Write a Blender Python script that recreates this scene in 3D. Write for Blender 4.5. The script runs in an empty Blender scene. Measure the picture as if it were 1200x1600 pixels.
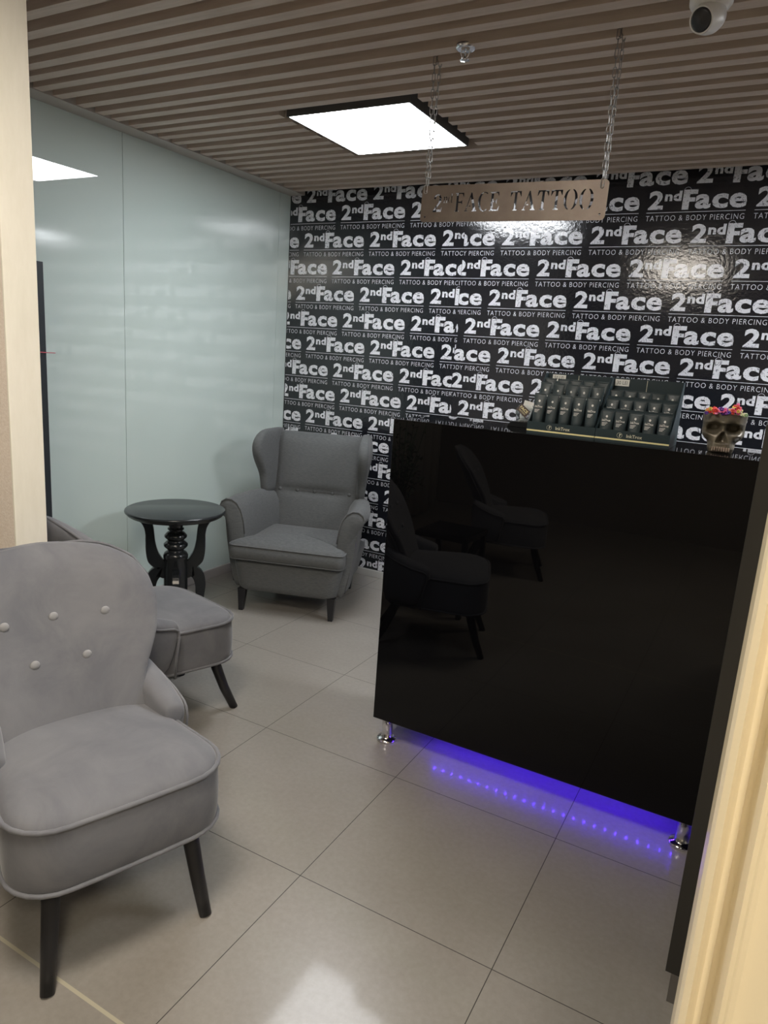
import bpy, bmesh, math, random
from mathutils import Vector, Matrix
from math import sin, cos, pi, radians
random.seed(7)
SC = bpy.context.scene
COL = SC.collection

# ------------------------------------------------------------------ camera, world, lights, exposure
cam = bpy.data.cameras.new('camera'); camo = bpy.data.objects.new('camera', cam); COL.objects.link(camo)
cam.sensor_fit = 'HORIZONTAL'; cam.sensor_width = 36.0; cam.lens = 36.0*1098.04/1200.0
cam.clip_start = 0.02; cam.clip_end = 60
r_ = Vector((0.8726533, 0.4837569, 0.0667493)); u_ = Vector((-0.1630645, 0.1598170, 0.9735854)); f_ = Vector((-0.4603109, 0.8604870, -0.2183484))
mm = Matrix((r_, u_, -f_)).transposed().to_4x4(); mm.translation = Vector((0.9972, -1.4963, 1.5163)); camo.matrix_world = mm
SC.camera = camo
SC.view_settings.view_transform = 'Standard'; SC.view_settings.look = 'None'
SC.view_settings.gamma = 1.0; SC.view_settings.exposure = 0.95; SC.view_settings.use_curve_mapping = False
W = bpy.data.worlds.new('world'); SC.world = W; W.use_nodes = True
W.node_tree.nodes['Background'].inputs[0].default_value = (0.9, 0.93, 1, 1); W.node_tree.nodes['Background'].inputs[1].default_value = 0.02
L_COOL = 13.5      # ceiling panel over the waiting corner
L_WARM = 20.0      # second ceiling panel
L_NEAR = 26.0      # panel over the doorway behind the camera
L_FILL = 28.0     # added fill panel, out of view behind the counter, brightens the left wall
L_LED = 115.0

# room dimensions
XL, YB, ZC = -2.08, 2.62, 2.517
XR, YR = 3.0, -3.9

# ------------------------------------------------------------------ materials
def mat(name, col, rough=0.5, metal=0.0, spec=0.5, coat=0.0, coat_r=0.05, sheen=0.0, emit=None, es=0, trans=0.0, ior=1.5):
    m = bpy.data.materials.new(name); m.use_nodes = True
    b = m.node_tree.nodes['Principled BSDF']
    b.inputs['Base Color'].default_value = (*col, 1); b.inputs['Roughness'].default_value = rough
    b.inputs['Metallic'].default_value = metal; b.inputs['Specular IOR Level'].default_value = spec
    b.inputs['Coat Weight'].default_value = coat; b.inputs['Coat Roughness'].default_value = coat_r
    b.inputs['Sheen Weight'].default_value = sheen; b.inputs['IOR'].default_value = ior
    b.inputs['Transmission Weight'].default_value = trans
    if emit: b.inputs['Emission Color'].default_value = (*emit, 1); b.inputs['Emission Strength'].default_value = es
    return m
def N(m, t): return m.node_tree.nodes.new(t)
def LK(m, a, b): m.node_tree.links.new(a, b)
def BS(m): return m.node_tree.nodes['Principled BSDF']
def noise(m, scale, detail=4, rough=0.6, vec=None, dist=0.0):
    n = N(m, 'ShaderNodeTexNoise'); n.inputs['Scale'].default_value = scale; n.inputs['Detail'].default_value = detail
    n.inputs['Roughness'].default_value = rough; n.inputs['Distortion'].default_value = dist
    if vec is None:
        g = N(m, 'ShaderNodeNewGeometry'); vec = g.outputs['Position']
    LK(m, vec, n.inputs['Vector']); return n
def ramp(m, fac, stops):
    r = N(m, 'ShaderNodeValToRGB'); LK(m, fac, r.inputs[0]); e = r.color_ramp.elements
    while len(e) < len(stops): e.new(0.5)
    for i, (p, c) in enumerate(stops): e[i].position = p; e[i].color = (*c, 1) if len(c) == 3 else c
    return r
def bump(m, h, strength=0.2, dist=0.01):
    b = N(m, 'ShaderNodeBump'); b.inputs['Strength'].default_value = strength; b.inputs['Distance'].default_value = dist
    LK(m, h, b.inputs['Height']); LK(m, b.outputs[0], BS(m).inputs['Normal']); return b
def mth(m, op, a, b=None, c=None):
    n = N(m, 'ShaderNodeMath'); n.operation = op
    for i, v in enumerate((a, b, c)):
        if v is None: continue
        if isinstance(v, (int, float)): n.inputs[i].default_value = v
        else: LK(m, v, n.inputs[i])
    return n.outputs[0]
def objvec(m, scale=(1, 1, 1)):
    t = N(m, 'ShaderNodeTexCoord'); mp = N(m, 'ShaderNodeMapping'); mp.inputs['Scale'].default_value = scale
    LK(m, t.outputs['Object'], mp.inputs['Vector']); return mp.outputs[0]

# floor tiles, 60 cm grid through the world origin
M_floor = mat('grey_tile', (0.3, 0.28, 0.255), 0.3, spec=0.35, coat=0.16, coat_r=0.07)
g = N(M_floor, 'ShaderNodeNewGeometry'); s = N(M_floor, 'ShaderNodeSeparateXYZ'); LK(M_floor, g.outputs['Position'], s.inputs[0])
ds = []
for ax in (0, 1):
    q = mth(M_floor, 'ADD', mth(M_floor, 'MULTIPLY', s.outputs[ax], 1/0.6), 100.5)
    fr = mth(M_floor, 'FRACT', q); ds.append(mth(M_floor, 'ABSOLUTE', mth(M_floor, 'SUBTRACT', fr, 0.5)))
mn = mth(M_floor, 'MINIMUM', ds[0], ds[1]); grout = mth(M_floor, 'LESS_THAN', mn, 0.0021)
n1 = noise(M_floor, 2.2, 3); n2 = noise(M_floor, 60, 3)
r1 = ramp(M_floor, n1.outputs[0], [(0.3, (0.245, 0.225, 0.20)), (0.7, (0.285, 0.265, 0.24))])
r2 = ramp(M_floor, n2.outputs[0], [(0.3, (0.93, 0.93, 0.93)), (0.7, (1.05, 1.05, 1.05))])
mx = N(M_floor, 'ShaderNodeMix'); mx.data_type = 'RGBA'; mx.blend_type = 'MULTIPLY'; mx.inputs[0].default_value = 1
LK(M_floor, r1.outputs[0], mx.inputs[6]); LK(M_floor, r2.outputs[0], mx.inputs[7])
# one wider old sand coloured joint runs along y = -0.6
band = mth(M_floor, 'LESS_THAN', mth(M_floor, 'ABSOLUTE', mth(M_floor, 'ADD', s.outputs[1], 0.6)), 0.0045)
gcol = N(M_floor, 'ShaderNodeMix'); gcol.data_type = 'RGBA'; LK(M_floor, band, gcol.inputs[0])
gcol.inputs[6].default_value = (0.045, 0.04, 0.035, 1); gcol.inputs[7].default_value = (0.42, 0.38, 0.29, 1)
anyg = mth(M_floor, 'MAXIMUM', grout, band)
mx2 = N(M_floor, 'ShaderNodeMix'); mx2.data_type = 'RGBA'; LK(M_floor, anyg, mx2.inputs[0])
LK(M_floor, mx.outputs[2], mx2.inputs[6]); LK(M_floor, gcol.outputs[2], mx2.inputs[7]); LK(M_floor, mx2.outputs[2], BS(M_floor).inputs['Base Color'])
LK(M_floor, mth(M_floor, 'ADD', mth(M_floor, 'MULTIPLY', n1.outputs[0], 0.08), 0.27), BS(M_floor).inputs['Roughness'])

# glossy black wallpaper with an orange-peel surface, and its white print
def orange(m):
    n = noise(m, 55, 3, 0.55); bump(m, n.outputs[0], 0.16, 0.004)
M_paper = mat('black_wallpaper', (0.010, 0.011, 0.015), 0.12, spec=0.85); orange(M_paper)
M_print = mat('white_print', (0.72, 0.72, 0.76), 0.16, spec=0.8); orange(M_print)
w = N(M_print, 'ShaderNodeTexNoise'); w.inputs['Scale'].default_value = 26; w.inputs['Detail'].default_value = 1.5; w.inputs['Distortion'].default_value = 1.4
gg = N(M_print, 'ShaderNodeNewGeometry'); LK(M_print, gg.outputs['Position'], w.inputs['Vector'])
ln = mth(M_print, 'ABSOLUTE', mth(M_print, 'SUBTRACT', mth(M_print, 'FRACT', mth(M_print, 'MULTIPLY', w.outputs[0], 4)), 0.5))
rr = ramp(M_print, ln, [(0.0, (0.20, 0.20, 0.23)), (0.04, (0.24, 0.24, 0.27)), (0.075, (0.72, 0.72, 0.76))]); LK(M_print, rr.outputs[0], BS(M_print).inputs['Base Color'])
M_print2 = mat('white_small_print', (0.66, 0.66, 0.7), 0.2); orange(M_print2)

M_glass = mat('pale_green_glass_panel', (0.60, 0.70, 0.665), 0.6, spec=0.2, coat=1.0, coat_r=0.0)
BS(M_glass).inputs['Coat IOR'].default_value = 2.25
M_joint = mat('panel_joint', (0.12, 0.14, 0.14), 0.5)
M_slat = mat('brown_slat', (0.33, 0.27, 0.23), 0.5)
n = noise(M_slat, 8, 5, 0.6, objvec(M_slat, (0.6, 8, 8))); rr = ramp(M_slat, n.outputs[0], [(0.3, (0.52, 0.42, 0.345)), (0.7, (0.62, 0.51, 0.43))]); LK(M_slat, rr.outputs[0], BS(M_slat).inputs['Base Color'])
M_void = mat('dark_void', (0.20, 0.172, 0.155), 0.8)
M_border = mat('grey_brown_border', (0.48, 0.44, 0.40), 0.5)
M_white = mat('diffuser', (0.9, 0.9, 0.9), 0.5, emit=(0.93, 0.96, 1.0), es=L_COOL)
M_fill = mat('fill_diffuser', (0.9, 0.9, 0.9), 0.5, emit=(0.93, 0.96, 1.0), es=L_FILL)
M_warm = mat('warm_diffuser', (0.9, 0.9, 0.9), 0.5, emit=(1.0, 0.91, 0.79), es=L_WARM)
M_near = mat('amber_diffuser', (0.9, 0.9, 0.9), 0.5, emit=(1.0, 0.89, 0.72), es=L_NEAR)
M_lampframe = mat('lamp_frame', (0.10, 0.095, 0.09), 0.5)
M_plaster = mat('peach_textured_plaster', (0.62, 0.50, 0.39), 0.75)
n = noise(M_plaster, 160, 3); bump(M_plaster, n.outputs[0], 0.6, 0.002)
rr = ramp(M_plaster, n.outputs[0], [(0.3, (0.74, 0.64, 0.54)), (0.7, (0.84, 0.75, 0.66))]); LK(M_plaster, rr.outputs[0], BS(M_plaster).inputs['Base Color'])
M_cream = mat('cream_casing', (0.76, 0.69, 0.55), 0.6)
n = noise(M_cream, 14, 6, 0.7, objvec(M_cream, (1, 1, 0.25))); rr = ramp(M_cream, n.outputs[0], [(0.3, (0.75, 0.71, 0.60)), (0.7, (0.83, 0.79, 0.69))]); LK(M_cream, rr.outputs[0], BS(M_cream).inputs['Base Color'])
M_arch = mat('varnished_cream_architrave', (0.76, 0.66, 0.46), 0.3, coat=0.5, coat_r=0.15)
n = noise(M_arch, 90, 5, 0.7, objvec(M_arch, (1, 1, 0.12))); bump(M_arch, n.outputs[0], 0.25, 0.001)
M_wallr = mat('dull_wall', (0.22, 0.20, 0.18), 0.8)
M_base = mat('grey_skirting', (0.36, 0.34, 0.32), 0.35)
M_gloss = mat('black_gloss_panel', (0.002, 0.002, 0.0026), 0.02, spec=0.33)
M_side = mat('black_satin_panel', (0.03, 0.028, 0.024), 0.3)
M_chrome = mat('chrome', (0.8, 0.8, 0.82), 0.12, metal=1)
M_blackwood = mat('black_wood', (0.013, 0.013, 0.015), 0.35)
n = noise(M_blackwood, 30, 5, 0.7); bump(M_blackwood, n.outputs[0], 0.15, 0.002)
M_blackgloss = mat('black_lacquer', (0.012, 0.014, 0.016), 0.22, spec=0.5)
M_rack = mat('dark_painted_metal', (0.025, 0.03, 0.035), 0.4)
def fabric(name, c1, c2, weave, sheen=0.3):
    m = mat(name, c1, 0.9, sheen=sheen, spec=0.15)
    BS(m).inputs['Sheen Roughness'].default_value = 0.4
    if weave:
        nn = noise(m, 40, 4, 0.6, objvec(m, (1.2, 1.2, 9))); n3 = noise(m, 320, 2, 0.5)
        r = ramp(m, nn.outputs[0], [(0.3, c1), (0.7, c2)]); LK(m, r.outputs[0], BS(m).inputs['Base Color']); bump(m, n3.outputs[0], 0.35, 0.002)
    else:
        nn = noise(m, 5.5, 6, 0.65, objvec(m, (1, 1, 1)), 0.6); n3 = noise(m, 500, 2, 0.5)
        r = ramp(m, nn.outputs[0], [(0.35, c1), (0.68, c2)]); LK(m, r.outputs[0], BS(m).inputs['Base Color']); bump(m, n3.outputs[0], 0.15, 0.001)
    return m
M_velvet = fabric('grey_velvet', (0.132, 0.135, 0.150), (0.178, 0.180, 0.193), False, 0.3)
M_velvet_b = mat('pale_grey_button_fabric', (0.28, 0.28, 0.29), 0.7, sheen=0.2)
M_weave = fabric('grey_woven', (0.088, 0.093, 0.095), (0.128, 0.131, 0.133), True, 0.12)
M_sign = mat('brushed_bronze', (0.15, 0.12, 0.10), 0.42, metal=0.5)
n = noise(M_sign, 12, 5, 0.6, objvec(M_sign, (1, 1, 1))); rr = ramp(M_sign, n.outputs[0], [(0.3, (0.13, 0.10, 0.082)), (0.7, (0.18, 0.145, 0.12))]); LK(M_sign, rr.outputs[0], BS(M_sign).inputs['Base Color'])
M_cctv = mat('white_plastic', (0.72, 0.70, 0.68), 0.35)
M_lens = mat('dark_lens', (0.03, 0.03, 0.032), 0.25)
M_box = mat('teal_black_card', (0.020, 0.036, 0.043), 0.45, spec=0.35)
M_tube = mat('teal_black_tube', (0.034, 0.050, 0.057), 0.40, spec=0.35)
M_gold = mat('gold_stripe', (0.85, 0.78, 0.42), 0.35)
M_ink = mat('off_white_ink', (0.75, 0.76, 0.74), 0.5)
M_goldink = mat('pale_gold_ink', (0.72, 0.70, 0.55), 0.5)
M_label = mat('price_label_paper', (0.80, 0.81, 0.78), 0.6)
M_dkink = mat('dark_ink', (0.06, 0.07, 0.07), 0.6)
M_skull = mat('aged_bronze_resin', (0.20, 0.17, 0.12), 0.38, metal=0.25)
n = noise(M_skull, 45, 5, 0.6); rr = ramp(M_skull, n.outputs[0], [(0.3, (0.12, 0.105, 0.078)), (0.7, (0.22, 0.19, 0.14))]); LK(M_skull, rr.outputs[0], BS(M_skull).inputs['Base Color'])
M_tooth = mat('pale_teeth', (0.40, 0.31, 0.25), 0.4)
M_led = mat('blue_violet_led', (0.1, 0.05, 0.8), 0.5, emit=(0.075, 0.018, 1.0), es=L_LED)
M_tape = mat('led_tape', (0.5, 0.5, 0.55), 0.5)
M_clear = mat('clear_glass', (0.95, 0.97, 0.97), 0.02, trans=1.0, ior=1.45)
M_foil = mat('silver_foil', (0.8, 0.8, 0.82), 0.2, metal=1)
M_card = mat('white_card', (0.85, 0.85, 0.83), 0.5)
M_brown = mat('dark_brown_card', (0.06, 0.035, 0.03), 0.4)
M_leaf = mat('dark_leaf', (0.05, 0.09, 0.05), 0.5)
M_vase = mat('grey_vase', (0.2, 0.2, 0.21), 0.3)
M_curtain = mat('beige_curtain', (0.42, 0.40, 0.36), 0.8)
M_red = mat('red_stick', (0.6, 0.12, 0.15), 0.5)
M_pewter = mat('brushed_steel', (0.34, 0.33, 0.32), 0.4, metal=1)

# ------------------------------------------------------------------ mesh helpers
def link(name, me, m, parent=None, smooth=True, sub=0, bevel=0):
    me.materials.clear() if False else None
    for x in (m if isinstance(m, (list, tuple)) else [m]): me.materials.append(x)
    if smooth:
        for p in me.polygons: p.use_smooth = True
    o = bpy.data.objects.new(name, me); COL.objects.link(o)
    if parent is not None: o.parent = parent
    if bevel:
        b = o.modifiers.new('bevel', 'BEVEL'); b.width = bevel; b.segments = 3; b.limit_method = 'ANGLE'; b.angle_limit = radians(40)
    if sub:
        s_ = o.modifiers.new('sub', 'SUBSURF'); s_.levels = sub; s_.render_levels = sub
    return o
def mk(name, verts, faces, m, parent=None, smooth=True, sub=0, bevel=0):
    me = bpy.data.meshes.new(name); me.from_pydata([tuple(v) for v in verts], [], faces); me.validate()
    bm = bmesh.new(); bm.from_mesh(me); bmesh.ops.recalc_face_normals(bm, faces=bm.faces); bm.to_mesh(me); bm.free()
    return link(name, me, m, parent, smooth, sub, bevel)
class MB:
    def __init__(s): s.v = []; s.f = []
    def add(s, v, f):
        k = len(s.v); s.v += [tuple(x) for x in v]; s.f += [[i+k for i in q] for q in f]; return s
    def box(s, a, b):
        x0, y0, z0 = a; x1, y1, z1 = b
        return s.add([(x0,y0,z0),(x1,y0,z0),(x1,y1,z0),(x0,y1,z0),(x0,y0,z1),(x1,y0,z1),(x1,y1,z1),(x0,y1,z1)],
            [(0,3,2,1),(4,5,6,7),(0,1,5,4),(1,2,6,5),(2,3,7,6),(3,0,4,7)])
    def loft(s, rings, caps=(True, True), closed=False):
        n = len(rings[0]); v = [p for r in rings for p in r]; f = []
        R = len(rings)
        for i in range(R-1 if not closed else R):
            j = (i+1) % R
            for k in range(n): f.append((i*n+k, i*n+(k+1) % n, j*n+(k+1) % n, j*n+k))
        if not closed:
            if caps[0]: f.append(tuple(range(n))[::-1])
            if caps[1]: f.append(tuple((R-1)*n+k for k in range(n)))
        return s.add(v, f)
    def tube(s, pts, r, n=8, closed=False, caps=True):
        pts = [Vector(p) for p in pts]; R = []; L = len(pts)
        rr = r if isinstance(r, (list, tuple)) else [r]*L
        prev = None
        for i, p in enumerate(pts):
            if closed: t = pts[(i+1) % L]-pts[i-1]
            else: t = pts[min(i+1, L-1)]-pts[max(i-1, 0)]
            t.normalize()
            if prev is None:
                a = Vector((0, 0, 1)) if abs(t.z) < .9 else Vector((1, 0, 0)); nrm = t.cross(a).normalized()
            else:
                nrm = prev-t*prev.dot(t); nrm.normalize()
            prev = nrm; bn = t.cross(nrm)
            R.append([p+(nrm*cos(2*pi*k/n)+bn*sin(2*pi*k/n))*rr[i] for k in range(n)])
        return s.loft(R, (caps, caps), closed)
    def lathe(s, prof, c=(0, 0, 0), n=32, ax=None):
        rings = [[(c[0]+r*cos(2*pi*k/n), c[1]+r*sin(2*pi*k/n), c[2]+z) for k in range(n)] for r, z in prof]
        return s.loft(rings, (prof[0][0] > 1e-5, prof[-1][0] > 1e-5))
    def ball(s, c, r, n=12, m=8, sx=1, sy=1, sz=1):
        rings = []
        for i in range(m+1):
            a = -pi/2+pi*i/m; q = max(cos(a), 0.02)
            rings.append([(c[0]+r*sx*q*cos(2*pi*k/n), c[1]+r*sy*q*sin(2*pi*k/n), c[2]+r*sz*sin(a)) for k in range(n)])
        return s.loft(rings)
    def xf(s, M): s.v = [tuple(M @ Vector(v)) for v in s.v]; return s
    def build(s, name, m, parent=None, smooth=False, sub=0, bevel=0): return mk(name, s.v, s.f, m, parent, smooth, sub, bevel)
def empty(name, loc=(0, 0, 0), rz=0):
    o = bpy.data.objects.new(name, None); COL.objects.link(o); o.location = loc; o.rotation_euler = (0, 0, rz); o.empty_display_size = 0.1; return o
def tag(o, label, cat, group=None):
    o['label'] = label; o['category'] = cat
    if group: o['group'] = group
    return o
def struct(o): o['kind'] = 'structure'; return o
def copy_tree(o, parent=None):
    c = o.copy(); COL.objects.link(c)
    if parent is not None: c.parent = parent
    for ch in list(o.children): copy_tree(ch, c)
    return c
def interp(tab, x):
    if x <= tab[0][0]: return tab[0][1]
    for (a, b), (c, d) in zip(tab, tab[1:]):
        if x <= c: return b+(d-b)*(x-a)/(c-a)
    return tab[-1][1]
def text_mesh(txt, size, offset=0.0, extrude=0.0, res=3, spacing=1.0, align='LEFT'):
    c = bpy.data.curves.new('t', 'FONT'); c.body = txt; c.size = size; c.offset = offset; c.extrude = extrude; c.resolution_u = res
    c.space_character = spacing; c.align_x = align; c.fill_mode = 'BOTH' if extrude else 'FRONT'
    o = bpy.data.objects.new('t', c); COL.objects.link(o)
    dg = bpy.context.evaluated_depsgraph_get(); dg.update()
    me = bpy.data.meshes.new_from_object(o.evaluated_get(dg))
    vs = [Vector(v.co) for v in me.vertices]; fs = [list(p.vertices) for p in me.polygons]
    bpy.data.objects.remove(o); bpy.data.curves.remove(c); bpy.data.meshes.remove(me)
    return vs, fs
def fit(vs, x0, x1, y0, y1):
    ax, bx = min(v.x for v in vs), max(v.x for v in vs); ay, by = min(v.y for v in vs), max(v.y for v in vs)
    return [Vector((x0+(v.x-ax)/(bx-ax)*(x1-x0), y0+(v.y-ay)/(by-ay)*(y1-y0), v.z)) for v in vs]

# ------------------------------------------------------------------ setting
m_ = MB().box((XL-.1, YR, -.1), (XR, YB+.1, 0)); struct(m_.build('floor', M_floor))
m_ = MB().box((XL-.1, YR, ZC+.09), (XR, YB+.1, ZC+.19)); ceil = struct(m_.build('ceiling', M_void))
edges = [.203, .307, .405, .5, .587, .68, .775, .893, .995, 1.083, 1.19, 1.28, 1.376, 1.472, 1.58, 1.68, 1.776, 1.883, 1.977, 2.08, 2.193, 2.305, 2.425, 2.53]
y = .203
front = []
while y > YR+.2:
    y -= .1+random.uniform(-.012, .012); front.append(y)
edges = front[::-1]+edges
lights = [(-1.095, -.495, 1.27, 1.87), (-.30, .30, -1.2, -.6), (1.2, 1.8, -2.5, -1.9), (1.70, 2.30, 1.27, 1.87)]
sl = MB()
for e in edges:
    a, b = e-.046, e
    cuts = []
    for (x0, x1, y0, y1) in lights:
        if b > y0-.045 and a < y1+.03: cuts.append((x0-.03, x1+.055))
    segs = [(-1.965, XR)]
    for c0, c1 in cuts:
        ns = []
        for s0, s1 in segs:
            if c0 > s0 and c1 < s1: ns += [(s0, c0), (c1, s1)]
            else: ns.append((s0, s1))
        segs = ns
    for s0, s1 in segs: sl.box((s0, a, ZC), (s1, b, ZC+.055))
sl.build('slat_panel', M_slat, ceil)
struct(MB().box((XL, YR, ZC-.004), (-1.965, YB, ZC+.07)).build('trim_1', M_border))
# left wall: large back-painted glass panels with thin joints
wl = MB()
ys = [YR, -2.4, -1.2, 0.004, 1.204, 2.5, YB]
wl = struct(MB().box((XL-.1, YR, 0), (XL-.004, YB+.1, ZC+.1)).build('wall_left', M_joint))
for a, b in zip(ys, ys[1:]):
    if b-a < .3: b0 = b
    MB().box((XL-.006, a+.0015, .06), (XL, b-.0015, ZC-.004)).build('glass_panel', M_glass, wl)
struct(MB().box((XL, -.08, 0), (XL+.014, YB, .062)).build('baseboard_left', M_base, bevel=.003))
struct(MB().box((XL, YB-.013, 0), (XR, YB, .05)).build('baseboard_back', mat('pale_skirting', (0.5, 0.49, 0.46), .35), bevel=.003))
struct(MB().box((XR, YR, 0), (XR+.1, YB+.1, ZC+.1)).build('wall_right', M_wallr))
struct(MB().box((XL-.1, YR-.1, 0), (XR+.1, YR, ZC+.1)).build('wall_front', M_wallr))
# stub wall behind the front armchair: textured face to the camera, smooth cream end
PX = -.98
struct(MB().box((XL, -.190, 0), (PX-.008, -.088, ZC)).build('wall_partition', M_plaster))
struct(MB().box((PX-.008, -.192, 0), (PX, -.084, ZC)).build('trim_2', M_cream, bevel=.002))
# near doorway casing on the right, profiled
prof = [(1.0055, -.93), (1.0055, -1.062), (1.0075, -1.068), (1.0115, -1.070), (1.0135, -1.066), (1.016, -1.060), (1.020, -1.058), (1.0235, -1.062), (1.0255, -1.071), (1.0285, -1.075),
        (1.0315, -1.072), (1.0335, -1.064), (1.037, -1.061), (1.060, -1.060), (1.10, -1.060), (1.10, -.93)]
mb = MB(); mb.loft([[(x, y, 0) for x, y in prof], [(x, y, ZC) for x, y in prof]]); o = struct(mb.build('trim_3', M_arch, smooth=False))
struct(MB().box((1.10, -1.05, 0), (XR, -.94, ZC)).build('wall_near_right', M_arch))

# back wall with wallpaper print ------------------------------------------------
def logo():
    P = []   # unit: metres, origin at bottom-left of "2"; returns (verts, faces, matindex)
    def seg(txt, x0, x1, y0, y1, off, mi, sp=1.0):
        v, f = text_mesh(txt, 1.0, off, 0, 3, sp); P.append((fit(v, x0, x1, y0, y1), f, mi))
    seg('2', 0, .064, 0, .092, .035, 0)
    seg('n', .068, .100, .040, .074, .04, 0); seg('d', .104, .139, .039, .090, .04, 0)
    # F with a square slab top, arm and a thin halo ring
    Fv = [Vector(q+(0,)) for q in [(.145,-.004),(.173,-.004),(.173,.034),(.196,.034),(.196,.054),(.173,.054),(.173,.070),(.204,.070),(.204,.092),(.145,.092)]]
    P.append((Fv, [[0,1,2,5,6,9],[2,3,4,5],[6,7,8,9]], 0))
    seg('a', .198, .262, -.002, .068, .034, 0); seg('c', .267, .331, -.002, .068, .036, 0); seg('e', .336, .405, -.002, .068, .030, 0)
    k = .4672/.405
    P = [([Vector((v.x*k, v.y, 0)) for v in vs], f, mi) for vs, f, mi in P]
    ring = []; n = 24
    for r in (.0175, .0158): ring += [Vector((.185+r*cos(2*pi*i/n), .088+r*sin(2*pi*i/n), 0)) for i in range(n)]
    P.append((ring, [[i, (i+1) % n, n+(i+1) % n, n+i] for i in range(n)], 1))
    P.append(([Vector((-.004, -.0165, 0)), Vector((.468, -.0165, 0)), Vector((.468, -.0140, 0)), Vector((-.004, -.0140, 0))], [[0, 1, 2, 3]], 1))
    v, f = text_mesh('TATTOO & BODY PIERCING', 1.0, -0.012, 0, 3, 1.15); P.append((fit(v, -.004, .466, -.056, -.030), f, 1))
    return P
LOGO = logo()
PER = 0.5122
def strip(bm, rows, xa, xb, skip_sub=()):
    tmp = bmesh.new()
    for z, x0 in rows:
        sub = z < 2.4
        x = x0-PER*math.ceil((x0-xa)/PER+1)
        while x < xb:
            if x+PER > xa:
                for vs, fs, mi in LOGO:
                    if mi == 1 and not sub: continue
                    vv = [tmp.verts.new((x+v.x, YB-.0006, z+v.y)) for v in vs]
                    for q in fs:
                        try: fc = tmp.faces.new([vv[i] for i in q]); fc.material_index = 1+mi
                        except ValueError: pass
            x += PER
    for co, no in (((xa, 0, 0), (-1, 0, 0)), ((xb, 0, 0), (1, 0, 0)), ((0, 0, .052), (0, 0, -1))):
        bmesh.ops.bisect_plane(tmp, geom=tmp.verts[:]+tmp.edges[:]+tmp.faces[:], plane_co=co, plane_no=no, clear_outer=True)
    for f in tmp.faces:
        f.normal_update()
        if f.normal.y > 0: f.normal_flip()
    me = bpy.data.meshes.new('s'); tmp.to_mesh(me); tmp.free(); bm.from_mesh(me); bpy.data.meshes.remove(me)
rowz = [2.350, 2.183, 2.012, 1.843, 1.675, 1.512, 1.345, 1.180, 1.014, .872, .703, .532, .358, .190, .027]
S = 1.0
lx = [-1.667, -1.953, -1.716, -2.005, -1.614, -1.902, -1.671, -1.603, -1.882, -1.668, -1.950, -1.211, -1.488, -1.605, -1.390]
rx = [.245, -.034, .194, -.082, -.220, .008, -.279, -.73, -.45, -.2, -.05, -.3, -.1, -.25, -.1]
bmw = bmesh.new()
strip(bmw, [(2.466, -1.947)]+list(zip(rowz, lx)), XL+.006, -.789)
strip(bmw, [(2.470, .467)]+list(zip(rowz, rx)), -.787, XR-.01)
vv = [bmw.verts.new(c) for c in ((XL, YB, 0), (XR, YB, 0), (XR, YB, ZC+.12), (XL, YB, ZC+.12), (XL, YB+.1, 0), (XR, YB+.1, 0), (XR, YB+.1, ZC+.12), (XL, YB+.1, ZC+.12))]
for q in ((0,1,2,3),(5,4,7,6),(0,4,5,1),(3,2,6,7),(0,3,7,4),(1,5,6,2)): bmw.faces.new([vv[i] for i in q]).material_index = 0
me = bpy.data.meshes.new('wall_back'); bmw.to_mesh(me); bmw.free()
struct(link('wall_back', me, [M_paper, M_print, M_print2], None, smooth=False))

# ------------------------------------------------------------------ ceiling panels
def ceiling_light(x0, x1, y0, y1, m, label):
    cx, cy = (x0+x1)/2, (y0+y1)/2
    e = tag(empty('ceiling_light', (cx, cy, ZC)), label, 'ceiling light')
    hx, hy = (x1-x0)/2, (y1-y0)/2
    MB().box((-hx, -hy, -.001), (hx, hy, .006)).build('diffuser', m, e)
    q = MB(); w_ = .009
    for a, b in (((-hx-w_, -hy-w_), (hx+w_, -hy-.0003)), ((-hx-w_, hy+.0003), (hx+w_, hy+w_)), ((-hx-w_, -hy-.0003), (-hx-.0003, hy+.0003)), ((hx+.0003, -hy-.0003), (hx+w_, hy+.0003))):
        q.box((a[0], a[1], -.0015), (b[0], b[1], .07))
    q.box((-hx, -hy, .0065), (hx, hy, .07)); q.build('frame', M_lampframe, e)
    return e
ceiling_light(*lights[0], M_white, 'square cool white light panel set into the slatted ceiling above the round table corner')
ceiling_light(*lights[1], M_warm, 'square warm white light panel in the slatted ceiling, mirrored in the wallpaper')
ceiling_light(*lights[2], M_near, 'square amber light panel in the ceiling behind the cream doorway casing')

ceiling_light(*lights[3], M_fill, 'added cool white fill panel, out of view in the ceiling behind the counter')

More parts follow.
